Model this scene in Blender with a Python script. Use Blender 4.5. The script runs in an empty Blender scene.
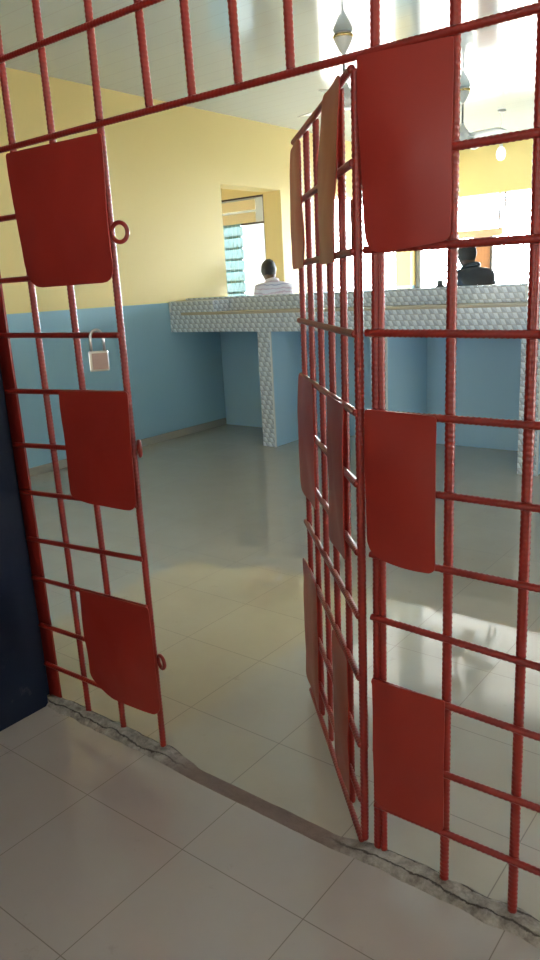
import bpy, bmesh, math, random
import numpy as np
from mathutils import Vector, Matrix, noise
random.seed(7)
S = bpy.context.scene
COL = S.collection
PI = math.pi

# ------------------------------------------------------------------ helpers
def link(name, me, mat=None, parent=None, smooth=False):
    o = bpy.data.objects.new(name, me)
    COL.objects.link(o)
    if mat is not None and len(me.materials) == 0:
        me.materials.append(mat)
    if parent is not None:
        o.parent = parent
    if smooth:
        me.polygons.foreach_set('use_smooth', [True] * len(me.polygons))
    return o

def mesh(name, verts, faces):
    me = bpy.data.meshes.new(name)
    me.from_pydata([tuple(v) for v in verts], [], faces)
    me.update()
    return me

def bm_obj(name, bm, mat, parent=None, smooth=False):
    bmesh.ops.recalc_face_normals(bm, faces=bm.faces)
    me = bpy.data.meshes.new(name)
    bm.to_mesh(me); bm.free()
    return link(name, me, mat, parent, smooth)

def empty(name, loc=(0, 0, 0), rz=0):
    o = bpy.data.objects.new(name, None)
    COL.objects.link(o); o.location = loc; o.rotation_euler = (0, 0, rz)
    o.empty_display_size = .1
    return o

def tag(o, label, cat, group=None):
    o['label'] = label; o['category'] = cat
    if group: o['group'] = group
    return o

def struct(o):
    o['kind'] = 'structure'; return o

def box(bm, a, b, bevel=0):
    a = Vector(a); b = Vector(b)
    g = bmesh.ops.create_cube(bm, size=1)
    vs = g['verts']
    for v in vs:
        v.co = Vector([(a[i] + b[i]) / 2 + v.co[i] * (b[i] - a[i]) for i in range(3)])
    if bevel:
        es = list({e for v in vs for e in v.link_edges})
        bmesh.ops.bevel(bm, geom=es, offset=bevel, segments=2, affect='EDGES', profile=.6)

def box_obj(name, a, b, mat, parent=None, bevel=0):
    bm = bmesh.new(); box(bm, a, b, bevel)
    return bm_obj(name, bm, mat, parent)

def frame_axes(t):
    t = t.normalized()
    a = Vector((0, 0, 1)) if abs(t.z) < .9 else Vector((1, 0, 0))
    n = t.cross(a).normalized(); b = t.cross(n).normalized()
    return n, b

def tube(bm, pts, r, seg=10, closed=False, caps=True):
    pts = [Vector(p) for p in pts]
    rs = r if isinstance(r, (list, tuple)) else [r] * len(pts)
    rings = []; n = None
    N = len(pts)
    for i, p in enumerate(pts):
        if closed: t = pts[(i + 1) % N] - pts[i - 1]
        else: t = pts[min(i + 1, N - 1)] - pts[max(i - 1, 0)]
        t.normalize()
        if n is None: n, b = frame_axes(t)
        else:
            n = (n - t * n.dot(t)).normalized(); b = t.cross(n)
        rings.append([bm.verts.new(p + (n * math.cos(2 * PI * k / seg) + b * math.sin(2 * PI * k / seg)) * rs[i]) for k in range(seg)])
    m = N if closed else N - 1
    for i in range(m):
        A = rings[i]; B = rings[(i + 1) % N]
        for k in range(seg):
            bm.faces.new((A[k], A[(k + 1) % seg], B[(k + 1) % seg], B[k]))
    if caps and not closed:
        bm.faces.new(rings[0][::-1]); bm.faces.new(rings[-1])

def lathe(bm, prof, c=(0, 0, 0), seg=24):
    c = Vector(c); rings = []
    for r, z in prof:
        rings.append([bm.verts.new(c + Vector((r * math.cos(2 * PI * k / seg), r * math.sin(2 * PI * k / seg), z))) for k in range(seg)])
    for A, B in zip(rings, rings[1:]):
        for k in range(seg):
            bm.faces.new((A[k], A[(k + 1) % seg], B[(k + 1) % seg], B[k]))
    bm.faces.new(rings[0][::-1]); bm.faces.new(rings[-1])

def rebar(name, p0, p1, R, mat, parent, pitch=.0125, bow=0.0, rib=.10):
    """ribbed reinforcing bar between two points, one mesh"""
    p0 = Vector(p0); p1 = Vector(p1); L = (p1 - p0).length
    t = (p1 - p0) / L; n, b = frame_axes(t)
    seg = 8; per = 4
    K = max(4, int(L / pitch * per))
    s = np.linspace(0, 1, K + 1)[:, None]
    th = (np.arange(seg) * 2 * PI / seg)[None, :]
    ph = 2 * PI * s * L / pitch
    w = np.cos(ph + th)
    r = R * (1 + rib * np.clip(w, -.25, 1))
    w2 = bow * np.sin(s * PI)
    P0 = np.array(p0)[None, None]; T = np.array(t)[None, None]; Nn = np.array(n)[None, None]; B = np.array(b)[None, None]
    V = P0 + T * (s * L)[..., None] + Nn * ((r * np.cos(th)) + w2)[..., None] + B * (r * np.sin(th))[..., None]
    V = V.reshape(-1, 3)
    F = []
    for i in range(K):
        o = i * seg
        for k in range(seg):
            k2 = (k + 1) % seg
            F.append((o + k, o + k2, o + seg + k2, o + seg + k))
    F.append(tuple(range(seg))[::-1]); F.append(tuple(K * seg + k for k in range(seg)))
    me = bpy.data.meshes.new(name); me.from_pydata(V.tolist(), [], F); me.update()
    return link(name, me, mat, parent, True)

def plate(name, corners, rad, mat, parent, to3, thick=.003, bulge=.006, seed=0, wav=.006):
    """sheet-metal plate: outline in (a, z) with rounded corners, slightly dented; to3(a, z, d) -> point"""
    pts = []
    n = len(corners)
    for i in range(n):
        p = Vector(corners[i]); a = Vector(corners[i - 1]); c = Vector(corners[(i + 1) % n])
        r = rad[i]
        d1 = (a - p).normalized(); d2 = (c - p).normalized()
        s = p + d1 * r; e = p + d2 * r
        if r < .004: pts.append(p)
        else:
            for k in range(6):
                u = k / 5; pts.append(s * (1 - u) ** 2 + p * 2 * u * (1 - u) + e * u * u)
        # edge subdivisions
        e2 = Vector(c) - d1 * 0
        q = e
        nn = c - (c - p).normalized() * (rad[(i + 1) % n])
        for k in range(1, 7):
            pts.append(q.lerp(nn, k / 7))
    ce = sum(pts, Vector((0, 0))) / len(pts)
    ks = [1, .985, .9, .78, .64, .5, .36, .22, .1]
    V = []; F = []; M = len(pts)
    hw = max(abs(p.x - ce.x) for p in pts); hh = max(abs(p.y - ce.y) for p in pts)
    def off(q, k):
        a_ = min(1, abs(q.x - ce.x) / hw); b_ = min(1, abs(q.y - ce.y) / hh)
        v = noise.noise(Vector((q.x * 7 + seed * 3.1, q.y * 7, seed))) * wav + noise.noise(Vector((q.x * 22, q.y * 22, seed + 9))) * wav * .16
        return bulge * (1 - a_ * a_) * (1 - b_ * b_) + v
    for side in (0, 1):
        base = len(V)
        for k in ks:
            for p in pts:
                q = ce + (p - ce) * k
                V.append(to3(q.x, q.y, off(q, k) + (0 if side else thick)))
        V.append(to3(ce.x, ce.y, off(ce, 0) + (0 if side else thick)))
        for j in range(len(ks) - 1):
            for i in range(M):
                i2 = (i + 1) % M
                f = (base + j * M + i, base + j * M + i2, base + (j + 1) * M + i2, base + (j + 1) * M + i)
                F.append(f if side else f[::-1])
        j = len(ks) - 1
        for i in range(M):
            f = (base + j * M + i, base + j * M + (i + 1) % M, len(V) - 1)
            F.append(f if side else f[::-1])
    half = len(ks) * M + 1
    for i in range(M):
        i2 = (i + 1) % M
        F.append((i, i2, half + i2, half + i))
    me = mesh(name, V, F)
    bm = bmesh.new(); bm.from_mesh(me); bmesh.ops.recalc_face_normals(bm, faces=bm.faces); bm.to_mesh(me); bm.free()
    o = link(name, me, mat, parent, True)
    try: me.set_sharp_from_angle(angle=.6)
    except Exception: pass
    return o

# ------------------------------------------------------------------ materials
class NT:
    def __init__(s, name):
        s.m = bpy.data.materials.new(name); s.m.use_nodes = True
        s.t = s.m.node_tree; s.b = s.t.nodes['Principled BSDF']
    def n(s, typ, **kw):
        nd = s.t.nodes.new(typ)
        for k, v in kw.items(): setattr(nd, k, v)
        return nd
    def l(s, a, b): s.t.links.new(a, b)
    def val(s, x, sock):
        if isinstance(x, (int, float)): sock.default_value = x
        else: s.l(x, sock)
    def math(s, op, a, b=0.0, c=None):
        nd = s.n('ShaderNodeMath', operation=op)
        s.val(a, nd.inputs[0]); s.val(b, nd.inputs[1])
        if c is not None: s.val(c, nd.inputs[2])
        return nd.outputs[0]
    def mix(s, f, a, b):
        nd = s.n('ShaderNodeMix', data_type='RGBA')
        s.val(f, nd.inputs[0])
        for v, so in ((a, nd.inputs[6]), (b, nd.inputs[7])):
            if isinstance(v, (tuple, list)): so.default_value = (*v[:3], 1)
            else: s.l(v, so)
        return nd.outputs[2]
    def pos(s):
        g = s.n('ShaderNodeNewGeometry'); x = s.n('ShaderNodeSeparateXYZ')
        s.l(g.outputs['Position'], x.inputs[0]); return g.outputs['Position'], x.outputs
    def noise(s, scale, detail=3, vec=None, rough=.5):
        nd = s.n('ShaderNodeTexNoise'); nd.inputs['Scale'].default_value = scale
        nd.inputs['Detail'].default_value = detail; nd.inputs['Roughness'].default_value = rough
        if vec is not None: s.l(vec, nd.inputs['Vector'])
        return nd.outputs['Fac']
    def ramp(s, f, lo, hi):
        nd = s.n('ShaderNodeMapRange'); nd.clamp = True
        s.val(f, nd.inputs[0]); nd.inputs[1].default_value = lo; nd.inputs[2].default_value = hi
        return nd.outputs[0]
    def bump(s, h, strength=.2, dist=.002):
        nd = s.n('ShaderNodeBump'); nd.inputs['Strength'].default_value = strength; nd.inputs['Distance'].default_value = dist
        s.l(h, nd.inputs['Height']); s.l(nd.outputs[0], s.b.inputs['Normal'])
    def col(s, c):
        if isinstance(c, (tuple, list)): s.b.inputs['Base Color'].default_value = (*c[:3], 1)
        else: s.l(c, s.b.inputs['Base Color'])
    def set(s, **kw):
        for k, v in kw.items():
            so = s.b.inputs[k.replace('_', ' ')]
            if isinstance(v, (int, float)): so.default_value = v
            else: s.l(v, so)
        return s

def simple(name, c, rough=.5, metal=0., var=.12, scale=12, spec=.5, bump=0):
    t = NT(name)
    f = t.noise(scale, 4)
    t.col(t.mix(f, tuple(x * (1 - var) for x in c), tuple(min(1, x * (1 + var)) for x in c)))
    t.set(Roughness=rough, Metallic=metal); t.b.inputs['Specular IOR Level'].default_value = spec
    if bump: t.bump(t.noise(scale * 4, 3), bump)
    return t.m

def wall_paint(name, split=1.383):
    t = NT(name); p, x = t.pos()
    n = t.noise(1.3, 4); n2 = t.noise(60, 3)
    yel = t.mix(n, (.76, .595, .245), (.80, .635, .28))
    blu = t.mix(n, (.285, .475, .59), (.315, .51, .625))
    wob = t.math('MULTIPLY_ADD', t.noise(4, 2), .012, split - .006)
    f = t.math('GREATER_THAN', x[2], wob)
    t.col(t.mix(f, blu, yel))
    t.set(Roughness=t.math('MULTIPLY_ADD', f, .2, .33))
    t.bump(n2, .12, .002)
    return t.m

def blue_paint(name):
    t = NT(name); n = t.noise(2.0, 4)
    t.col(t.mix(n, (.44, .66, .82), (.47, .69, .85))); t.set(Roughness=.38); t.bump(t.noise(50, 3), .12)
    return t.m

def floor_tiles(name, ox, oy, s, c1, c2, rough):
    t = NT(name); p, x = t.pos()
    def cell(co, o):
        u = t.math('DIVIDE', t.math('SUBTRACT', co, o), s)
        fr = t.math('FRACT', u)
        d = t.math('MINIMUM', fr, t.math('SUBTRACT', 1.0, fr))
        return t.math('FLOOR', u), d
    fx, dx = cell(x[0], ox); fy, dy = cell(x[1], oy)
    d = t.math('MULTIPLY', t.math('MINIMUM', dx, dy), s)
    g = t.ramp(d, .0008, .0020)                 # 0 in the joint
    comb = t.n('ShaderNodeCombineXYZ'); t.l(fx, comb.inputs[0]); t.l(fy, comb.inputs[1])
    wn = t.n('ShaderNodeTexWhiteNoise', noise_dimensions='3D'); t.l(comb.outputs[0], wn.inputs['Vector'])
    n = t.noise(5, 6, p, .6); n3 = t.noise(30, 3, p)
    f = t.math('MULTIPLY_ADD', n, .8, t.math('MULTIPLY', wn.outputs['Value'], .2))
    base = t.mix(f, c1, c2)
    # faint scuffs
    sc = t.ramp(t.noise(9, 5, p, .7), .64, .72)
    base = t.mix(t.math('MULTIPLY', sc, .18), base, (.16, .12, .10))
    t.col(t.mix(g, (.16, .125, .10), base))
    t.set(Roughness=t.math('MULTIPLY_ADD', n3, .025, t.math('MULTIPLY_ADD', t.math('SUBTRACT', 1.0, g), .5, rough)))
    t.b.inputs['Specular IOR Level'].default_value = .95
    b1 = t.math('MULTIPLY_ADD', t.noise(3.0, 2, p), .25, g)
    t.bump(b1, .12, .0008)
    return t.m

def mosaic(name):
    """small grey and white diamond mosaic"""
    t = NT(name); p, x = t.pos()
    s = .036
    u0 = t.math('DIVIDE', t.math('ADD', x[0], x[1]), s)
    v = t.math('DIVIDE', x[2], s * 1.25)
    u = t.math('MULTIPLY_ADD', v, .5, u0)          # sheared cells -> rhombi
    fu, fv = t.math('FRACT', u), t.math('FRACT', v)
    iu, iv = t.math('FLOOR', u), t.math('FLOOR', v)
    ck = t.math('MODULO', t.math('ABSOLUTE', t.math('ADD', iu, iv)), 2.0)
    dg = t.math('GREATER_THAN', t.math('ADD', fu, fv), 1.0)
    a = t.mix(dg, (.42, .48, .57), (.58, .64, .73))
    b = t.mix(dg, (.69, .76, .85), (.82, .88, .95))
    c = t.mix(ck, a, b)
    e = t.math('MINIMUM', t.math('MINIMUM', fu, fv), t.math('MINIMUM', t.math('SUBTRACT', 1.0, fu), t.math('SUBTRACT', 1.0, fv)))
    g = t.ramp(e, .02, .06)
    t.col(t.mix(g, (.45, .46, .47), c))
    t.set(Roughness=.14); t.bump(g, .2, .0008)
    return t.m

def red_paint(name, c=(.25, .019, .013), rough=.28):
    t = NT(name); p, x = t.pos()
    n = t.noise(6, 5, p)
    base = t.mix(n, tuple(v * .82 for v in c), tuple(v * 1.12 for v in c))
    t.col(base); t.set(Roughness=rough)
    return t.m

M = {}
M['wall'] = wall_paint('yellow_over_blue_paint')
M['yellow'] = simple('yellow_paint', (.78, .61, .26), .5, var=.05, scale=2)
M['blue'] = blue_paint('pale_blue_paint')
M['floor'] = floor_tiles('polished_floor_tiles', -.52, .24, .41, (.40, .36, .30), (.47, .43, .365), .012)
M['floor2'] = floor_tiles('passage_floor_tiles', -.45, -.30, .41, (.405, .36, .335), (.475, .43, .405), .10)
M['mosaic'] = mosaic('grey_white_mosaic')
M['beige'] = simple('worktop_tile', (.52, .46, .36), .25, var=.1, scale=6)
M['trim'] = simple('white_tile_trim', (.82, .84, .85), .25, var=.04)
M['opal'] = simple('opal_bulb', (.92, .92, .90), .2, var=.01)
M['opal'].node_tree.nodes['Principled BSDF'].inputs['Emission Color'].default_value = (1, 1, .97, 1)
M['opal'].node_tree.nodes['Principled BSDF'].inputs['Emission Strength'].default_value = 1.2
M['skirt'] = simple('skirting_tile', (.36, .33, .28), .2, var=.1)
M['red'] = red_paint('red_oxide_paint')
M['redplate'] = red_paint('red_plate_paint', (.30, .022, .013), .40)
M['weld'] = simple('weld_red', (.2, .02, .02), .45)
M['steel'] = simple('brushed_steel', (.68, .68, .68), .28, 1.0, var=.08, scale=60)
M['lockface'] = simple('lock_label', (.42, .30, .28), .4, .2, var=.15, scale=80)
M['dark'] = simple('dark_frame', (.035, .022, .018), .4)
M['fan'] = simple('fan_enamel', (.72, .70, .66), .3, var=.04)
M['fanblade'] = simple('fan_blade_enamel', (.70, .70, .66), .35, var=.04)
M['gold'] = simple('gold_band', (.62, .45, .18), .25, .8)
M['grey'] = simple('post_grey', (.12, .13, .14), .4)
M['wood'] = simple('brown_wood', (.42, .17, .065), .45, var=.25, scale=7)
M['palewood'] = simple('pale_wood', (.62, .42, .26), .45, var=.15, scale=7)
M['cream'] = simple('cream_slat', (.80, .66, .36), .45, var=.05)
M['skin'] = simple('dark_skin', (.075, .037, .022), .5, var=.1, scale=20)
M['hair'] = simple('black_hair', (.012, .010, .010), .6, var=.3, scale=90, bump=.6)
M['jacket'] = simple('black_jacket', (.022, .025, .032), .45, var=.5, scale=14, bump=.25)
M['trouser'] = simple('dark_trousers', (.03, .032, .05), .8, var=.2, scale=20)
M['shoe'] = simple('black_leather', (.015, .014, .013), .35)
M['eye'] = simple('eye_white', (.8, .78, .74), .2, var=.02)
M['lip'] = simple('lip_tone', (.10, .035, .03), .5)
M['outdoor'] = simple('outdoor_ground', (.045, .05, .052), .9, var=.2, scale=1)
M['bounce'] = simple('pale_bounce_ground', (.60, .58, .54), .9, var=.1, scale=1)  # unseen ground, made pale to bounce sun in at the back

def navy():
    t = NT('navy_gloss_paint'); p, x = t.pos()
    n = t.noise(3, 4, p)
    base = t.mix(n, (.005, .010, .027), (.009, .016, .040))
    sc = t.ramp(t.noise(11, 6, p, .72), .60, .70)
    low = t.ramp(x[2], .32, .05)
    base = t.mix(t.math('MULTIPLY', t.math('MULTIPLY', sc, low), .5), base, (.10, .10, .11))
    t.col(base); t.set(Roughness=.5); t.b.inputs['Specular IOR Level'].default_value = .22; t.bump(t.noise(25, 4, p), .25, .004); return t.m
M['navy'] = navy()

def shirt_mat():
    t = NT('striped_pink_shirt'); tc = t.n('ShaderNodeTexCoord'); x = t.n('ShaderNodeSeparateXYZ')
    t.l(tc.outputs['Object'], x.inputs[0])
    w = t.math('MULTIPLY_ADD', t.noise(7, 3, tc.outputs['Object']), .10, x.outputs[2])
    f = t.math('FRACT', t.math('DIVIDE', w, .042))
    s1 = t.math('LESS_THAN', f, .28)
    f2 = t.math('FRACT', t.math('DIVIDE', w, .126))
    s2 = t.math('LESS_THAN', f2, .10)
    c = t.mix(s1, (.72, .64, .66), (.58, .42, .46))
    c = t.mix(s2, c, (.40, .36, .44))
    t.col(c); t.set(Roughness=.85); t.bump(t.noise(18, 3), .4, .01); return t.m
M['shirt'] = shirt_mat()

def concrete():
    t = NT('rough_cement'); p, x = t.pos()
    n = t.noise(26, 8, p, .7); n2 = t.noise(70, 5, p, .7); n3 = t.noise(9, 5, p, .6)
    a = t.mix(t.ramp(n, .32, .66), (.15, .13, .115), (.47, .425, .39))
    b = t.mix(n, (.17, .115, .10), (.28, .205, .185))
    inside = t.math('MULTIPLY', t.ramp(x[0], -.80, -.66), t.ramp(x[0], -.02, -.16))
    base = t.mix(inside, a, b)
    wv = t.math('MULTIPLY_ADD', n3, .05, t.math('MULTIPLY_ADD', n, .02, -.072))        # ragged cracks along both edges
    d1 = t.math('ABSOLUTE', t.math('SUBTRACT', x[1], wv))
    wv2 = t.math('MULTIPLY_ADD', n3, .05, t.math('MULTIPLY_ADD', n, .025, -.028))
    d2 = t.math('ABSOLUTE', t.math('SUBTRACT', x[1], wv2))
    cr = t.ramp(t.math('MINIMUM', d1, d2), .0045, .0012)
    cr = t.math('MULTIPLY', cr, t.math('SUBTRACT', 1.0, inside))
    t.col(t.mix(t.math('MULTIPLY', cr, .85), base, (.03, .022, .018)))
    t.set(Roughness=.85); t.bump(t.math('SUBTRACT', t.math('ADD', n, n2), cr), .8, .006); return t.m
M['cement'] = concrete()

def ceiling_mat():
    t = NT('glossy_ceiling_strips'); p, x = t.pos()
    f = t.math('FRACT', t.math('DIVIDE', x[1], .20))
    d = t.math('MINIMUM', f, t.math('SUBTRACT', 1.0, f))
    g = t.ramp(d, .01, .03)
    t.col(t.mix(g, (.50, .56, .60), t.mix(t.noise(.8, 2, p), (.52, .605, .65), (.55, .635, .68))))
    t.set(Roughness=.10)
    t.b.inputs['Specular IOR Level'].default_value = .9
    st = t.n('ShaderNodeMapping'); st.inputs['Scale'].default_value = (1.2, 14, 1); t.l(p, st.inputs['Vector'])
    t.bump(t.math('MULTIPLY_ADD', t.noise(2.0, 2, st.outputs[0]), .5, t.math('MULTIPLY', g, .25)), .16, .004)
    return t.m
M['ceiling'] = ceiling_mat()

def frosted(nm, c):
    t = NT(nm)
    t.t.nodes.remove(t.b)
    out = t.t.nodes['Material Output']
    tr = t.n('ShaderNodeBsdfTranslucent'); tr.inputs[0].default_value = (*c, 1)
    gl = t.n('ShaderNodeBsdfGlossy'); gl.inputs[0].default_value = (.8, .9, .9, 1); gl.inputs['Roughness'].default_value = .15
    di = t.n('ShaderNodeBsdfDiffuse'); di.inputs[0].default_value = (.45, .62, .66, 1)
    m1 = t.n('ShaderNodeMixShader'); m1.inputs[0].default_value = .35
    t.l(tr.outputs[0], m1.inputs[1]); t.l(di.outputs[0], m1.inputs[2])
    m2 = t.n('ShaderNodeMixShader'); m2.inputs[0].default_value = .1
    t.l(m1.outputs[0], m2.inputs[1]); t.l(gl.outputs[0], m2.inputs[2])
    t.l(m2.outputs[0], out.inputs[0]); return t.m
M['frost'] = frosted('frosted_louvre_glass', (.36, .45, .465)); M['palefrost'] = frosted('pale_frosted_glass', (.8, .84, .86))
M['browfrost'] = frosted('transom_frosted_glass', (.34, .32, .28))
M['louvredge'] = simple('louvre_edge_teal', (.20, .36, .37), .4)
M['guard'] = simple('guard_bar_paint', (.45, .58, .60), .4)
def clear_glass():
    t = NT('window_glass'); t.t.nodes.remove(t.b); out = t.t.nodes['Material Output']
    tr = t.n('ShaderNodeBsdfTransparent'); tr.inputs[0].default_value = (.93, .97, .98, 1)
    gl = t.n('ShaderNodeBsdfGlossy'); gl.inputs['Roughness'].default_value = .02
    m = t.n('ShaderNodeMixShader'); m.inputs[0].default_value = .06; t.l(tr.outputs[0], m.inputs[1]); t.l(gl.outputs[0], m.inputs[2])
    t.l(m.outputs[0], out.inputs[0]); return t.m
M['glass'] = clear_glass()

# ------------------------------------------------------------------ the room
XL, XR, YB, ZC = -4.67, 3.60, 9.40, 3.27
def wall(name, axis, p0, p1, a0, a1, z0, z1, holes, mat):
    """wall slab between p0..p1 on its axis, spanning a0..a1 along, with rectangular holes (a, b, z, z)"""
    A = sorted({a0, a1, *[h[0] for h in holes], *[h[1] for h in holes]})
    Z = sorted({z0, z1, *[h[2] for h in holes], *[h[3] for h in holes]})
    bm = bmesh.new()
    for i in range(len(A) - 1):
        for j in range(len(Z) - 1):
            ca, cz = (A[i] + A[i + 1]) / 2, (Z[j] + Z[j + 1]) / 2
            if any(h[0] < ca < h[1] and h[2] < cz < h[3] for h in holes): continue
            if axis == 'x': box(bm, (p0, A[i], Z[j]), (p1, A[i + 1], Z[j + 1]))
            else: box(bm, (A[i], p0, Z[j]), (A[i + 1], p1, Z[j + 1]))
    bmesh.ops.remove_doubles(bm, verts=bm.verts, dist=1e-5)
    seen = {}
    for f in list(bm.faces):                     # drop the doubled inner faces between cells
        k = tuple(round(c, 4) for c in f.calc_center_median())
        seen.setdefault(k, []).append(f)
    dead = [f for v in seen.values() if len(v) > 1 for f in v]
    bmesh.ops.delete(bm, geom=dead, context='FACES')
    return struct(bm_obj(name, bm, mat))

H1 = (4.925, 5.992, 1.00, 2.575); H2 = (6.95, 9.27, .95, 2.575)
wall('wall_left', 'x', XL - .26, XL, -.0, YB + .2, -.05, ZC, [H1, H2], M['wall'])
HB = [(-4.66, -1.7, .95, 2.60)]
wall('wall_back', 'y', YB, YB + .22, XL - .3, XR + .25, -.05, ZC, HB, M['wall'])
HR = [(.9, 2.9, 0.0, 2.4)]  # opening added in the unseen right wall to light the lower room
wall('wall_right', 'x', XR, XR + .25, -.0, YB, -.05, ZC, HR, M['wall'])
HF = (-3.3, -1.9, 1.0, 2.5)  # opening added in the unseen front wall to light the counter front
wall('wall_front', 'y', -.035, .035, -5.0, 3.85, -.05, ZC, [(-1.60, 1.16, -.1, 2.62), HF], M['wall'])
# the side room behind the first opening of the left wall
HS = (4.2, 5.5, .9, 2.3)  # opening added out of view to light the side room
HWIN = (-6.25, -4.932, 1.0, 2.56)
wall('wall_side_room_back', 'y', 5.992, 6.24, -7.40, -4.9305, -.05, 3.0, [HWIN], M['yellow'])
wall('wall_side_room_left', 'x', -7.40, -7.2, 3.4, 5.991, -.05, 3.0, [HS], M['yellow'])
struct(box_obj('wall_side_room_front', (-7.40, 3.2, -.05), (-4.9305, 3.4, 3.0), M['yellow']))
struct(box_obj('floor_side_room', (-7.2, 3.4, -.10), (-4.9305, 5.992, 0), M['skirt']))
struct(box_obj('ceiling_side_room', (-7.40, 3.2, 3.001), (-4.9305, 6.24, 3.1), M['trim']))
struct(box_obj('ceiling', (XL - .3, .035, ZC), (XR + .25, YB + .2, ZC + .15), M['ceiling']))
struct(box_obj('floor', (XL, -.02, -.10), (XR, YB, 0), M['floor']))
struct(box_obj('floor_passage', (-1.60, -4.2, -.10), (3.6, -.02, 0), M['floor2']))
bm = bmesh.new(); box(bm, (-1.62, -4.2, -.05), (-1.404, -.048, 3.0)); box(bm, (-1.599, -.048, -.05), (-1.468, .034, 2.61))
struct(bm_obj('wall_passage', bm, M['navy']))
struct(box_obj('ceiling_passage', (-1.62, -4.2, 3.0), (3.85, -.036, 3.12), M['trim']))
wall('wall_passage_back', 'y', -4.35, -4.2, -1.62, 3.6, -.05, 3.0, [(-.6, 1.4, 1.0, 2.3)], M['yellow'])  # unseen wall added, its opening sized to dim the passage
HP = (-2.6, -1.2, 1.0, 2.1)
wall('wall_passage_right', 'x', 2.6, 2.75, -4.2, -.036, -.05, 3.0, [HP], M['yellow'])  # unseen wall added to cut daylight from the right
struct(box_obj('baseboard_left', (XL, .04, 0), (XL + .012, 4.745, .075), M['skirt'], None, .002))
# unseen ground outside, split pale and dark to steer the bounced daylight
struct(box_obj('ground', (-60, -60, -.35), (60, 9.7, -.12), M['outdoor']))
struct(box_obj('ground_bounce', (-60, 9.7, -.35), (60, 60, -.12), M['bounce']))
struct(box_obj('sun_blocker', (XR + .25, -.03, 3.30), (XR + 1.95, YB + .2, 3.40), M['trim']))  # unseen slab added to keep sun out of the right opening

# sill of rough cement under the grille
def sill():
    V = []; F = []; N = 150; Wd = 9
    for i in range(N + 1):
        x = -1.44 + 2.6 * i / N
        mid = min(max((x + .80) / .15, 0), 1) * min(max((.0 - x) / .12, 0), 1)
        y0 = -.062 - .010 * mid + noise.noise(Vector((x * 14, 0, 3))) * .010 * (1 - mid * .8)
        y1 = .024 - .030 * mid + noise.noise(Vector((x * 12, 5, 1))) * .014 * (1 - mid * .8)
        for j in range(Wd):
            t = j / (Wd - 1)
            y = y0 + (y1 - y0) * t
            h = (.010 * (1 - mid) + .0025) * min(1, 4 * t, 4 * (1 - t))
            h *= 1 + .7 * noise.noise(Vector((x * 25, y * 40, 2)))
            V.append((x, y, max(h, 0) + .0006 if 0 < j < Wd - 1 else -.004))
    for i in range(N):
        for j in range(Wd - 1):
            a = i * Wd + j; F.append((a, a + Wd, a + Wd + 1, a + 1))
    b = len(V)
    for i in range(N + 1):
        V.append((V[i * Wd][0], V[i * Wd][1], -.02)); V.append((V[i * Wd + Wd - 1][0], V[i * Wd + Wd - 1][1], -.02))
    for i in range(N):
        F.append((b + 2 * i, b + 2 * i + 1, b + 2 * i + 3, b + 2 * i + 2))
        F.append((i * Wd, b + 2 * i, b + 2 * i + 2, (i + 1) * Wd))
        F.append((i * Wd + Wd - 1, (i + 1) * Wd + Wd - 1, b + 2 * i + 3, b + 2 * i + 1))
    F.append(tuple(range(Wd)) + (b + 1, b)); F.append(tuple(N * Wd + j for j in range(Wd)) + (b + 2 * N + 1, b + 2 * N))
    me = mesh('trim_1', V, F)
    bm = bmesh.new(); bm.from_mesh(me); bmesh.ops.recalc_face_normals(bm, faces=bm.faces); bm.to_mesh(me); bm.free()
    return struct(link('trim_1', me, M['cement'], None, True))
sill()

# windows of the setting; the right-hand one is added for daylight -------------------------------------------------
HW = (-6.25, -4.932, 1.0, 2.56)
def window_side():
    w = empty('window_1', (0, 0, 0)); struct(w)
    y0, y1 = 6.004, 6.04
    x0, x1, z0, z1 = HW
    zt = 2.245; xm = -5.30
    t = .020
    bm = bmesh.new()
    for a, b in (((x0, z0), (x1, z0 + t)), ((x0, z1 - t), (x1, z1)), ((x0, z0), (x0 + t, z1)), ((x1 - t, z0), (x1, z1)), ((x0, zt - t / 2), (x1, zt + t / 2))):
        box(bm, (a[0], y0, a[1]), (b[0], y1, b[1]))
    bm_obj('window_frame', bm, M['dark'], w)
    bm = bmesh.new()
    for z in (zt + .012, zt + .158):
        box(bm, (x0 + t, y0 + .006, z), (x1 - t - .13, y0 + .016, z + .118))
    bm_obj('transom_slat', bm, M['cream'], w)
    bm = bmesh.new(); box(bm, (x0 + t, y0 + .022, zt + t / 2), (x1 - t, y0 + .027, z1 - t))
    bm_obj('transom_glass', bm, M['browfrost'], w)
    n = 9; hh = (zt - t / 2 - z0 - t) / n
    bm = bmesh.new()
    for k in range(n):
        z = z0 + t + k * hh
        a = [bm.verts.new(v) for v in ((x0 + t, y0 + .006, z), (xm, y0 + .006, z), (xm, y0 + .032, z + hh * .96), (x0 + t, y0 + .032, z + hh * .96))]
        b = [bm.verts.new(v.co + Vector((0, .005, 0))) for v in a]
        bm.faces.new(a); bm.faces.new(b[::-1])
        for q in range(4): bm.faces.new((a[q], b[q], b[(q + 1) % 4], a[(q + 1) % 4]))
    bm_obj('louvre_glass', bm, M['frost'], w)
    bm = bmesh.new()
    for k in range(n + 1):
        z = z0 + t + k * hh - .006
        box(bm, (x0 + t, y0 - .002, z - .006), (xm - .01, y0 + .004, z + .026))
    bm_obj('louvre_edge', bm, M['louvredge'], w)
    bm = bmesh.new(); box(bm, (xm + .002, y0 + .012, z0 + t), (x1 - t, y0 + .018, zt - t / 2))
    bm_obj('glass_pane', bm, M['palefrost'], w)  # paler glass carries the blown-out side of the window
    bm = bmesh.new()
    for k in range(14):
        x = x0 + .07 + k * .066
        tube(bm, [(x, y0 - .006, z0 + .012), (x, y0 - .006, zt)], .0035, 6)
    bm_obj('guard_bar', bm, M['guard'], w)
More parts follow.
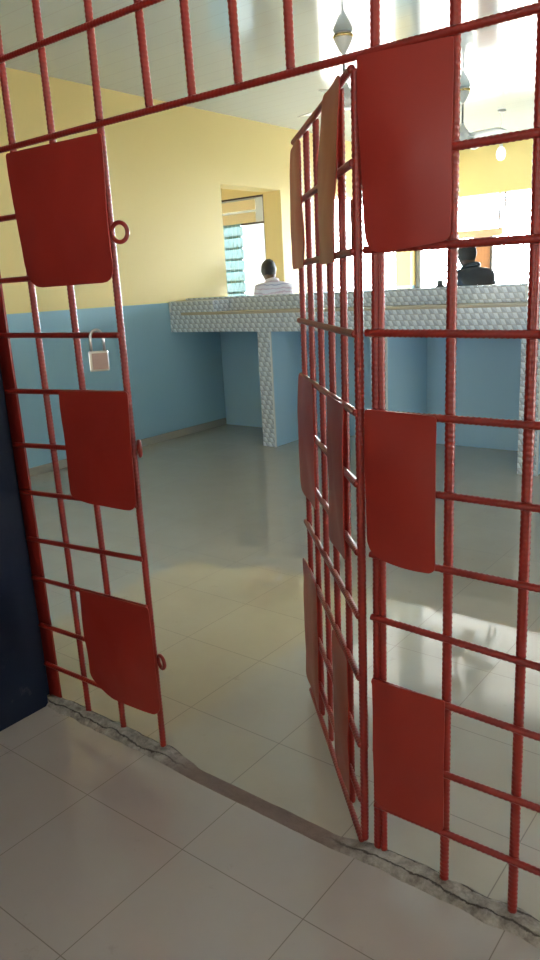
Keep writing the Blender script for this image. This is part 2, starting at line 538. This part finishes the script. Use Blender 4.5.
window_side()

def window_back():
    w = empty('window_2', (0, 0, 0)); struct(w)
    y0, y1 = YB + .02, YB + .09
    x0, x1, z0, z1 = HB[0]
    bm = bmesh.new()
    box(bm, (x0, y0, z0), (x0 + .085, y1, z1))
    box(bm, (x1 - .06, y0, z0), (x1, y1, z1)); box(bm, (x0, y0, z0), (x1, y1, z0 + .06))
    bm_obj('window_frame', bm, M['grey'], w)
    bm = bmesh.new()
    box(bm, (x0 + .086, y0, 2.02), (-3.29, y1, 2.125), .004)
    bm_obj('transom_rail', bm, M['palewood'], w)
    for x in (-3.345, -3.262):
        bm = bmesh.new(); box(bm, (x - .012, y0 + .01, 2.128), (x + .012, y1 - .01, z1))
        bm_obj('mullion', bm, M['dark'], w)
    bm = bmesh.new(); box(bm, (-3.74, y0 + .01, z0 + .06), (-3.47, y1 - .02, 2.018), .004)
    bm_obj('shutter', bm, M['wood'], w)
    bm = bmesh.new(); box(bm, (-3.465, y0, z0 + .06), (-3.43, y1, 2.018))
    bm_obj('shutter_post', bm, M['dark'], w)
window_back()
for i, h in enumerate(HR):  # unseen window added to let daylight in
    w = empty('window_%d' % (i + 3)); struct(w)
    bm = bmesh.new()
    xa, xb = XR + .08, XR + .12
    for a, b in (((h[0], h[2]), (h[1], h[2] + .04)), ((h[0], h[3] - .04), (h[1], h[3])), ((h[0], h[2]), (h[0] + .04, h[3])), ((h[1] - .04, h[2]), (h[1], h[3])), (((h[0] + h[1]) / 2 - .02, h[2]), ((h[0] + h[1]) / 2 + .02, h[3]))):
        box(bm, (xa, a[0], a[1]), (xb, b[0], b[1]))
    bm_obj('window_frame', bm, M['dark'], w)

# ------------------------------------------------------------------ tiled counter
ct = empty('service_counter', (-2.0, 4.3, 0))
tag(ct, 'long counter faced in grey and white mosaic tile with blue painted recesses below', 'counter')
def cbox(name, a, b, mat, bevel=.002):
    o = box_obj(name, [a[i] - ct.location[i] for i in range(3)], [b[i] - ct.location[i] for i in range(3)], mat, ct, bevel)
    return o
XE = .95
cbox('apron', (XL + .006, 4.0, 1.088), (XE, 4.07, 1.254), M['mosaic'])
cbox('worktop', (-4.50, 3.994, 1.254), (XE, 4.25, 1.281), M['beige'], .006)
cbox('apron_corner', (XL + .006, 4.0, 1.254), (-4.50, 4.25, 1.281), M['mosaic'])
cbox('slab', (XL + .006, 4.07, 1.10), (XE, 4.75, 1.25), M['blue'])
cbox('parapet', (XL + .006, 4.25, 1.25), (XE, 4.40, 1.412), M['mosaic'])
e = cbox('end_block', (XL + .03, 4.004, 1.281), (-4.07, 4.25, 1.385), M['mosaic'])
e['label'] = 'raised mosaic tile block at the wall end of the counter'
cbox('block_top', (XL + .03, 4.006, 1.385), (-4.07, 4.40, 1.392), M['trim'])  # glare on the tiled top put into its white colour
cbox('edge_trim', (XL + .006, 3.996, 1.285), (XL + .029, 4.02, 1.39), M['trim'])
cbox('edge_trim', (-1.13, 4.244, 1.285), (-1.112, 4.25, 1.412), M['trim'])
cbox('back_panel', (XL + .006, 4.75, 0), (XE, 4.83, 1.25), M['blue'])
for x in (-3.537, -2.33, -1.06, .22):
    pier = cbox('pier', (x + .006, 4.012, 0), (x + .149, 4.75, 1.088), M['blue'])
    f = box_obj('tile_facing', (x - ct.location.x, 3.998 - 4.3, 0), (x + .143 - ct.location.x, 4.012 - 4.3, 1.088), M['mosaic'], pier, .001)
    f = box_obj('edge_trim', (x + .143 - ct.location.x, 3.997 - 4.3, 0), (x + .155 - ct.location.x, 4.013 - 4.3, 1.088), M['trim'], pier, .001)

# small dark object on the counter
ps = empty('pen_stand', (-1.83, 4.32, 1.412))
tag(ps, 'small dark pen stand with a tilted pen on top of the tiled counter', 'pen stand')
bm = bmesh.new(); lathe(bm, [(.035, 0), (.038, .006), (.026, .016), (.020, .048), (.024, .056), (.016, .052)], (-.025, 0, 0), 16)
lathe(bm, [(.022, 0), (.024, .006), (.016, .012), (.013, .030), (.016, .036), (.01, .034)], (.045, 0, 0), 16)
box(bm, (-.06, -.03, 0), (.09, .03, .006), .001)
bm_obj('stand_base', bm, M['grey'], ps)
bm = bmesh.new(); tube(bm, [(-.02, 0, .05), (.03, 0, .088)], [.004, .005], 8)
bm_obj('pen', bm, M['grey'], ps)

# ------------------------------------------------------------------ the fixed grille
gr = empty('security_grille', (-.1, 0, 0))
tag(gr, 'fixed red-painted rebar grille with welded plates framing the open gate', 'grille')
off = Vector((-.1, 0, 0))
def G(x, z, y=0): return Vector((x, y, z)) - off
RV, RH = .0103, .0085
ZT = 2.60
def vbar(pts, z0=0, z1=ZT, R=RV, y=0):
    (xa, za), (xb, zb) = pts
    f = lambda z: xa + (xb - xa) * (z - za) / (zb - za)
    return rebar('vertical_bar', G(f(z0), z0, y), G(f(z1), z1, y), R, M['red'], gr)
def hbar(p, q, R=RH, y=-.013):
    return rebar('horizontal_bar', G(p[0], p[1], y), G(q[0], q[1], y), R, M['red'], gr)
# left of the opening
bm = bmesh.new()
a, b = (-1.425, 0), (-1.437, 1.385)
for _ in (0,):
    v = []
    for z in (0, 1.385, ZT):
        xc = -1.424 - .013 * z / 1.385
        v.append([bm.verts.new(G(xc + dx, z, dy)) for dx, dy in ((-.030, -.004), (.038, -.004), (.038, .004), (-.030, .004))])
    for A, B in zip(v, v[1:]):
        for k in range(4): bm.faces.new((A[k], A[(k + 1) % 4], B[(k + 1) % 4], B[k]))
    bm.faces.new(v[0][::-1]); bm.faces.new(v[-1])
bm_obj('flat_frame_bar', bm, M['red'], gr)
vbar([(-1.222, 0), (-1.236, 1.946)]); vbar([(-1.029, 0), (-1.041, 1.945)])
vbar([(-.829, 0), (-.828, 1.944)])
# over the opening
for x, xt in ((-.632, -.642), (-.482, -.489), (-.334, -.343), (-.185, -.187)):
    vbar([(x, 1.944), (xt, 2.2)], 1.944, ZT)
# right of the opening
vbar([(-.002, 0), (.027, 2.003)]); vbar([(.016, 0), (.030, 1.5)], 0, 1.93, RV * .9, .002)
vbar([(.191, 0), (.199, 1.995)], R=.0112); vbar([(.367, 0), (.364, 1.80)], R=.0112)
vbar([(.545, 0), (.545, 1.8)]); vbar([(.72, 0), (.722, 1.8)]); vbar([(.90, 0), (.90, 1.8)]); vbar([(1.08, 0), (1.08, 1.8)])
# horizontals: the long ones above, then left and right of the opening
hbar((-1.44, 1.946), (1.15, 1.941)); hbar((-1.44, 2.184), (1.15, 2.175)); hbar((-1.44, 2.42), (1.15, 2.41))
xl = -1.436; xr = -.826
for za, zb in ((1.749, 1.748), (1.560, 1.562), (1.384, 1.383), (1.195, 1.213), (1.005, 1.036), (.833, .868), (.655, .691), (.503, .526), (.312, .336), (.150, .160)):
    hbar((xl, za), (xr, zb))
for za, zb in ((1.741, 1.741), (1.563, 1.556), (1.386, 1.380), (1.206, 1.203), (1.034, 1.034), (.862, .860), (.698, .678), (.523, .511), (.325, .335), (.158, .166)):
    s = (zb - za) / .175 * .25
    hbar((.0, za), (1.15, za + s * 1.6))
to3 = lambda a, z, d: G(a, z, -.022 - d)
plate('metal_plate', [(-1.242, 1.928), (-.802, 1.920), (-.810, 1.532), (-1.215, 1.530)], [.012, .012, .05, .075], M['redplate'], gr, to3, seed=1, bulge=.012)
plate('metal_plate', [(-1.127, 1.208), (-.805, 1.220), (-.810, .851), (-1.045, .847), (-1.127, .862)], [.004, .012, .05, .03, .02], M['redplate'], gr, to3, seed=2)
plate('metal_plate', [(-1.154, .519), (-.805, .535), (-.800, .148), (-.85, .142), (-1.05, .138), (-1.153, .190)], [.006, .012, .045, .02, .03, .02], M['redplate'], gr, to3, seed=3)
plate('metal_plate', [(-.004, 1.940), (.207, 1.930), (.203, 1.568), (.008, 1.550)], [.004, .006, .02, .05], M['redplate'], gr, to3, seed=4, bulge=.010)
plate('metal_plate', [(-.002, 1.216), (.175, 1.211), (.174, .850), (.10, .845), (-.004, .868)], [.008, .010, .02, .06, .045], M['redplate'], gr, to3, seed=5)
plate('metal_plate', [(.003, .534), (.199, .535), (.198, .167), (.003, .167)], [.006, .006, .02, .03], M['redplate'], gr, to3, seed=6)
for x, z, R, tw in ((-.793, 1.665, .026, .25), (-.800, 1.046, .022, -.62), (-.798, .336, .022, -.30)):
    bm = bmesh.new(); c = G(x, z, .0)
    pts = [c + Vector((math.cos(q) * R * math.cos(tw), math.cos(q) * R * math.sin(tw), math.sin(q) * R)) for q in [2 * PI * k / 28 for k in range(28)]]
    tube(bm, pts, .0062, 8, closed=True)
    bm_obj('ring_hasp', bm, M['red'], gr, True)

# ------------------------------------------------------------------ the open gate leaf
HX, HY = -.037, -.009
ang = math.atan2(.543, -.535)
gate = empty('barred_gate', (HX, HY, 0), ang)
tag(gate, 'red rebar gate leaf swung open into the tiled room', 'gate')
LEAN = .022 / 1.92
dirx = Vector((math.cos(-ang), math.sin(-ang), 0))            # world +x seen in the leaf's own axes
def L(u, z, d=0): return Vector((u, d, z)) + dirx * (LEAN * z)
GW = .765
zb0, zt0 = .03, 1.92
for u in (0.0, .152, .305, .458, .612, GW):
    rebar('vertical_bar', L(u, zb0), L(u, zt0), .0108 if u == 0 else .0095, M['red'], gate)
for z in (zb0, .158, .326, .521, .693, .862, 1.034, 1.205, 1.384, 1.561, 1.741, zt0):
    rebar('horizontal_bar', L(-.005, z, .010), L(GW + .02, z, .010), RH, M['red'], gate)
# in the leaf's axes +d faces the passage (left of the hinge-to-free direction)
t3 = lambda a, z, d: L(a, z, .020 + d)
for pts, sd, rr in (([(.585, 1.545), (.80, 1.545), (.80, 1.90), (.585, 1.90)], 11, .05),
                    ([(.150, 1.545), (.350, 1.545), (.315, 1.74), (.235, 1.925), (.045, 1.925), (.085, 1.78)], 12, .03),
                    ([(.50, .815), (.79, .815), (.79, 1.212), (.50, 1.212)], 13, .05),
                    ([(.09, .805), (.285, .805), (.285, 1.212), (.09, 1.212)], 14, .03),
                    ([(.53, .085), (.81, .085), (.81, .555), (.53, .555)], 15, .05),
                    ([(.085, .10), (.285, .10), (.285, .525), (.085, .525)], 16, .03)):
    plate('metal_plate', pts, [rr * .6] * len(pts), M['redplate'], gate, t3, seed=sd)
for z in (.35, 1.62):                          # hinge barrels
    bm = bmesh.new(); tube(bm, [(0.022 + LEAN * z * dirx.x, -.012, z - .05), (0.022 + LEAN * z * dirx.x, -.012, z + .05)], .009, 12)
    bm_obj('hinge', bm, M['red'], gate, True)

# padlock on the grille
lk = empty('padlock', (-.926, -.013, 1.277), .80)
tag(lk, 'silver padlock with a reddish label hanging on the left grille bars', 'padlock')
bm = bmesh.new(); box(bm, (-.029, -.011, 0), (.029, .011, .060), .004)
bm_obj('lock_body', bm, M['steel'], lk)
bm = bmesh.new(); box(bm, (-.019, -.0125, .006), (.027, -.0105, .054), .0005)
o = bm_obj('lock_label', bm, M['lockface'], lk); o['label'] = 'dull reddish label plate'
bm = bmesh.new()
pts = [(-.019, 0, .056), (-.019, 0, .090)] + [(-.019 * math.cos(q), 0, .096 + .026 * math.sin(q)) for q in [PI * k / 12 for k in range(13)]] + [(.019, 0, .090), (.019, 0, .056)]
tube(bm, pts, .0045, 10)
bm_obj('shackle', bm, M['steel'], lk, True)

# ------------------------------------------------------------------ fans and bulb
def fan(loc, th0, label, R=.56, drop=.46):
    f = empty('ceiling_fan', loc); tag(f, label, 'ceiling fan', 'ceiling fans')
    bm = bmesh.new(); lathe(bm, [(.060, -.002), (.072, -.012), (.066, -.05), (.035, -.11), (.012, -.145), (.010, -.146)], seg=24)
    bm_obj('canopy', bm, M['fan'], f, True)
    bm = bmesh.new(); lathe(bm, [(.073, -.014), (.076, -.018), (.076, -.030), (.072, -.034)], seg=24)
    bm_obj('canopy_band', bm, M['gold'], f, True)
    bm = bmesh.new(); tube(bm, [(0, 0, -.14), (0, 0, -drop + .13)], .010, 10)
    bm_obj('downrod', bm, M['grey'], f, True)
    z = -drop
    bm = bmesh.new(); lathe(bm, [(.012, z + .14), (.03, z + .10), (.06, z + .06), (.095, z + .035), (.105, z + .01), (.105, z - .02), (.085, z - .045), (.03, z - .055), (.001, z - .055)], seg=32)
    bm_obj('motor', bm, M['fan'], f, True)
    for k in range(3):
        a = th0 + k * 2 * PI / 3
        bm = bmesh.new(); N = 10
        top = []
        for i in range(N + 1):
            s = i / N; r = .13 + (R - .13) * s
            w = .050 + .030 * s if i < N else .055
            tw = .022 * (1 - .4 * s); dz = -.02 * s
            top.append([(r, -w, z + tw + dz), (r, 0, z + dz + .004), (r, w, z - tw + dz)])
        vs = [[[bm.verts.new((p[0], p[1], p[2] + t)) for p in row] for row in top] for t in (.003, 0)]
        for i in range(N):
            for j in range(2):
                bm.faces.new((vs[0][i][j], vs[0][i + 1][j], vs[0][i + 1][j + 1], vs[0][i][j + 1]))
                bm.faces.new((vs[1][i][j], vs[1][i][j + 1], vs[1][i + 1][j + 1], vs[1][i + 1][j]))
        for i in range(N):
            for j in (0, 2):
                bm.faces.new((vs[0][i][j], vs[1][i][j], vs[1][i + 1][j], vs[0][i + 1][j]))
        for i in (0, N):
            for j in range(2):
                bm.faces.new((vs[0][i][j], vs[0][i][j + 1], vs[1][i][j + 1], vs[1][i][j]))
        box(bm, (.07, -.018, z - .004), (.17, .018, z + .006))
        bmesh.ops.rotate(bm, verts=bm.verts, cent=(0, 0, 0), matrix=Matrix.Rotation(a, 3, 'Z'))
        bm_obj('blade', bm, M['fanblade'], f, True)
    return f
fan((-2.378, 3.766, ZC), math.radians(288), 'white ceiling fan hanging above the open gate leaf', .47)
fan((-2.451, 6.084, ZC), math.radians(95), 'white ceiling fan seen through the right grille panel, farther from the gate')

pb = empty('pendant_bulb', (-2.566, 7.416, ZC))
tag(pb, 'white bulb hanging on a thin cord from the ceiling behind the second fan', 'light bulb')
bm = bmesh.new(); lathe(bm, [(.045, -.001), (.045, -.012), (.02, -.03), (.006, -.032)], seg=18); bm_obj('ceiling_rose', bm, M['fan'], pb, True)
bm = bmesh.new(); tube(bm, [(0, 0, -.03), (0, 0, -.36)], .0035, 6); bm_obj('cord', bm, M['trim'], pb, True)
bm = bmesh.new(); lathe(bm, [(.006, -.35), (.02, -.36), (.022, -.40), (.018, -.405)], seg=16); bm_obj('lamp_holder', bm, M['fan'], pb, True)
bm = bmesh.new(); lathe(bm, [(.018, -.385), (.036, -.40), (.050, -.43), (.054, -.46), (.050, -.49), (.034, -.52), (.002, -.532)], seg=20); bm_obj('bulb', bm, M['opal'], pb, True)

# ------------------------------------------------------------------ people
def skin_mesh(name, nodes, edges, mat, parent, root=0, sub=2):
    """nodes: list of (xyz, rx, ry)"""
    me = bpy.data.meshes.new(name)
    me.from_pydata([n[0] for n in nodes], edges, []); me.update()
    o = link(name, me, mat, parent)
    mod = o.modifiers.new('skin', 'SKIN'); mod.use_smooth_shade = True
    if not me.skin_vertices: me.skin_vertices.new(name='')
    for i, n in enumerate(nodes):
        me.skin_vertices[0].data[i].radius = (n[1], n[2] if len(n) > 2 else n[1])
        me.skin_vertices[0].data[i].use_root = (i == root)
    s = o.modifiers.new('sub', 'SUBSURF'); s.levels = sub; s.render_levels = sub
    return o

def person(loc, rz, label, top, bow, arms, hgt=1.0, group=None):
    p = empty('person', loc, rz); p.scale = (hgt, hgt, hgt)
    tag(p, label, 'person')
    # faces +y in its own axes; bow = forward lean of the head and neck
    nodes = []; edges = []
    def add(x, y, z, r, r2=None, to=None):
        nodes.append(((x, y, z), r, r2 if r2 else r))
        if to is not None: edges.append((to, len(nodes) - 1))
        return len(nodes) - 1
    pel = add(0, 0, .95, .13, .10); wa = add(0, .005, 1.10, .12, .09, pel)
    ch = add(0, .0, 1.28, .145, .10, wa); up = add(0, -.005, 1.41, .11, .08, ch)
    nk = add(0, .005 + bow * .2, 1.475, .052, .05, up); hb = add(0, .015 + bow * .6, 1.545, .056, .060, nk)
    hm = add(0, .025 + bow, 1.62, .070, .088, hb); ht = add(0, .015 + bow, 1.69, .062, .075, hm)
    jaw = add(0, .075 + bow, 1.555, .030, .028, hm); nose = add(0, .118 + bow, 1.615, .013, .014, hm)
    for s in (-1, 1):
        add(s * .080, .01 + bow, 1.615, .012, .018, hm)
    hands = {}
    for s in (-1, 1):
        sh = add(s * .175, -.005, 1.395, .056, .056, up)
        el, wr = arms[0 if s < 0 else 1]
        e = add(el[0], el[1], el[2], .040, .040, sh); w = add(wr[0], wr[1], wr[2], .027, .025, e)
        d = (Vector(wr) - Vector(el)).normalized()
        n = d.cross(Vector((s, 0, 0))).normalized(); sd = n.cross(d).normalized()
        pc = Vector(wr) + d * .06
        pm = add(*pc, .034, .018, w)
        for k, (o_, ln) in enumerate(((-.027, .060), (-.009, .072), (.009, .068), (.027, .052))):
            b0 = add(*(pc + d * .035 + sd * o_), .0105, .0105, pm)
            b1 = add(*(pc + d * (.035 + ln * .55) + sd * o_ - n * .006), .009, .009, b0)
            add(*(pc + d * (.035 + ln) + sd * o_ - n * .022), .0075, .0075, b1)
        t0 = add(*(Vector(wr) + d * .04 - sd * .034 * s), .012, .012, w)
        add(*(Vector(wr) + d * .085 - sd * .055 * s - n * .01), .009, .009, t0)
        hp = add(s * .09, 0, .88, .085, .085, pel); kn = add(s * .10, .015, .50, .055, .058, hp)
        an = add(s * .10, -.01, .10, .036, .040, kn); add(s * .105, .05, .045, .038, .030, an)
    body = skin_mesh('body', nodes, edges, M['skin'], p)
    # hair: close cap over skull, back and sides
    bm = bmesh.new(); bmesh.ops.create_uvsphere(bm, u_segments=28, v_segments=18, radius=1)
    c = Vector((0, .012 + bow, 1.640))
    dead = []
    for v in bm.verts:
        q = v.co.copy()
        if q.y > .45 and q.z < .55 or q.z < -.75: dead.append(v)
        k = 1 + .05 * noise.noise(q * 5)
        v.co = c + Vector((q.x * .084 * k, q.y * .103 * k, q.z * .110 * k))
    bmesh.ops.delete(bm, geom=dead, context='VERTS')
    hr = bm_obj('hair', bm, M['hair'], p, True)
    so = hr.modifiers.new('thick', 'SOLIDIFY'); so.thickness = .008
    for s in (-1, 1):
        bm = bmesh.new(); bmesh.ops.create_uvsphere(bm, u_segments=12, v_segments=8, radius=.011)
        e = bm_obj('eye', bm, M['eye'], p, True); e.location = (s * .031, .098 + bow, 1.632)
    bm = bmesh.new(); bmesh.ops.create_uvsphere(bm, u_segments=12, v_segments=8, radius=.012)
    m = bm_obj('mouth', bm, M['lip'], p, True); m.location = (0, .098 + bow, 1.572); m.scale = (1.7, .6, .5)
    # top garment
    tn = []; te = []
    def ta(x, y, z, r, r2=None, to=None):
        tn.append(((x, y, z), r, r2 if r2 else r))
        if to is not None: te.append((to, len(tn) - 1))
        return len(tn) - 1
    bz = ta(0, 0, .83, .150, .122); b0 = ta(0, 0, .93, .158, .124, bz); b1 = ta(0, .005, 1.10, .150, .112, b0); b2 = ta(0, 0, 1.28, .172, .122, b1)
    b3 = ta(0, -.012, 1.425, .135, .100, b2); bn = ta(0, bow * .12 - .01, 1.485, .082, .080, b3); ta(0, bow * .35, 1.53, .066, .068, bn)
    for s in (-1, 1):
        el, wr = arms[0 if s < 0 else 1]
        s0 = ta(s * .160, -.008, 1.425, .082, .080, b3); s1 = ta(*el, .055, .055, s0)
        if top == 'jacket': ta(*(Vector(el).lerp(Vector(wr), .93)), .040, .040, s1)
        else: ta(*(Vector(el).lerp(Vector(wr), .12)), .054, .054, s1)
    skin_mesh('jacket' if top == 'jacket' else 'shirt', tn, te, M['jacket'] if top == 'jacket' else M['shirt'], p)
    bm = bmesh.new(); rc = .022 if top == 'jacket' else .014
    ring = [(.068 * math.cos(q), bow * .35 + .068 * math.sin(q), 1.515 - .022 * math.sin(q)) for q in [2 * PI * k / 24 for k in range(24)]]
    tube(bm, ring, rc, 10, closed=True); bm_obj('collar', bm, M['jacket'] if top == 'jacket' else M['shirt'], p, True)
    pn = [((0, 0, .98), .138, .108)]; pe = []
    for s in (-1, 1):
        i = len(pn)
        pn += [((s * .09, 0, .86), .100, .100), ((s * .10, .015, .50), .072, .074), ((s * .10, -.008, .08), .060, .064)]
        pe += [(0, i), (i, i + 1), (i + 1, i + 2)]
    skin_mesh('trousers', pn, pe, M['trouser'], p)
    for s in (-1, 1):
        bm = bmesh.new(); box(bm, (s * .105 - .048, -.085, 0), (s * .105 + .048, .19, .075), .03)
        bm_obj('shoe', bm, M['shoe'], p, True)
    return p
person((-4.325, 5.31, 0), math.radians(58), 'person in a pink and white striped shirt standing before the louvred window', 'shirt', .10,
       [((-.195, .02, 1.14), (-.15, .16, .98)), ((.195, .02, 1.14), (.15, .16, .98))], 1.02)
person((-2.06, 5.45, 0), math.radians(58), 'person in a black jacket behind the counter, seen through the right panel', 'jacket', .075,
       [((-.26, .06, 1.15), (-.16, .26, 1.12)), ((.26, .06, 1.15), (.16, .26, 1.12))], 1.035)

# ------------------------------------------------------------------ light
W = bpy.data.worlds.new('overcast_sky'); S.world = W; W.use_nodes = True
bg = W.node_tree.nodes['Background']; bg.inputs[0].default_value = (.86, .95, 1.0, 1); 
def sky():
    nt = W.node_tree
    tc = nt.nodes.new('ShaderNodeTexCoord'); sx = nt.nodes.new('ShaderNodeSeparateXYZ'); nt.links.new(tc.outputs['Generated'], sx.inputs[0])
    mr = nt.nodes.new('ShaderNodeMapRange'); mr.interpolation_type = 'SMOOTHSTEP'
    mr.inputs[1].default_value = .45; mr.inputs[2].default_value = 1.0; mr.inputs[3].default_value = SKY_DIM; mr.inputs[4].default_value = SKY_SUN
    nt.links.new(sx.outputs[1], mr.inputs[0]); nt.links.new(mr.outputs[0], bg.inputs[1])
SKY_DIM, SKY_SUN = 3.3, 60.0          # hazy sky, brighter on the sun's side (beyond the back windows)
sky()
def portal(name, loc, rot, sx, sy):
    d = bpy.data.lights.new(name, 'AREA'); d.shape = 'RECTANGLE'; d.size = sx; d.size_y = sy
    d.cycles.is_portal = True
    o = bpy.data.objects.new(name, d); COL.objects.link(o); o.location = loc; o.rotation_euler = rot
def win_portal(axis, h, pos, sgn):
    w, hh = h[1] - h[0], h[3] - h[2]; c = (h[0] + h[1]) / 2; z = (h[2] + h[3]) / 2
    if axis == 'x': portal('daylight_portal', (pos, c, z), (PI / 2, 0, -sgn * -PI / 2 * -1 if False else (PI / 2 if sgn > 0 else -PI / 2)), w, hh)
    else: portal('daylight_portal', (c, pos, z), (PI / 2, 0, PI if sgn > 0 else 0), w, hh)
# an area lamp shines along its local -z: with rx=90deg it points to +y, turned by rz
win_portal('x', H2, XL - .25, -1)
for h in HR: win_portal('x', h, XR + .24, 1)
win_portal('y', HW, 6.23, 1); win_portal('x', HS, -7.39, -1)
for h in HB: win_portal('y', h, YB + .21, 1)
win_portal('y', (-.6, 1.4, 1.0, 2.3), -4.34, -1)
win_portal('x', HP, 2.74, 1)
win_portal('y', HF, -.03, -1)

sd = bpy.data.lights.new('sun', 'SUN'); sd.energy = 330; sd.angle = math.radians(.6); sd.color = (1, .96, .9)
so = bpy.data.objects.new('sun', sd); COL.objects.link(so)
so.rotation_euler = Vector((.42, .05, .91)).to_track_quat('Z', 'Y').to_euler()

# ------------------------------------------------------------------ camera
cam = bpy.data.cameras.new('camera'); co = bpy.data.objects.new('camera', cam); COL.objects.link(co)
yaw, pit, roll = math.radians(38.43840979), math.radians(14.7368492), math.radians(-3.12751933)
fw = Vector((-math.sin(yaw) * math.cos(pit), math.cos(yaw) * math.cos(pit), -math.sin(pit)))
rt = Vector((math.cos(yaw), math.sin(yaw), 0)); upv = rt.cross(fw)
r2 = rt * math.cos(roll) + upv * math.sin(roll); u2 = -rt * math.sin(roll) + upv * math.cos(roll)
mw = Matrix((r2, u2, -fw)).transposed().to_4x4(); mw.translation = Vector((.85880, -1.46775, 1.5))
co.matrix_world = mw
cam.sensor_fit = 'VERTICAL'; cam.sensor_height = 24; cam.lens = 739.43 / 960 * 24
cam.clip_start = .02; cam.clip_end = 300
S.camera = co

S.view_settings.view_transform = 'Standard'; S.view_settings.look = 'None'
S.view_settings.exposure = 0.0; S.view_settings.gamma = 1; S.view_settings.use_curve_mapping = False
S.cycles.max_bounces = 12; S.cycles.diffuse_bounces = 6; S.cycles.glossy_bounces = 6; S.cycles.transparent_max_bounces = 12
S.cycles.use_denoising = True
S.cycles.sample_clamp_indirect = 8
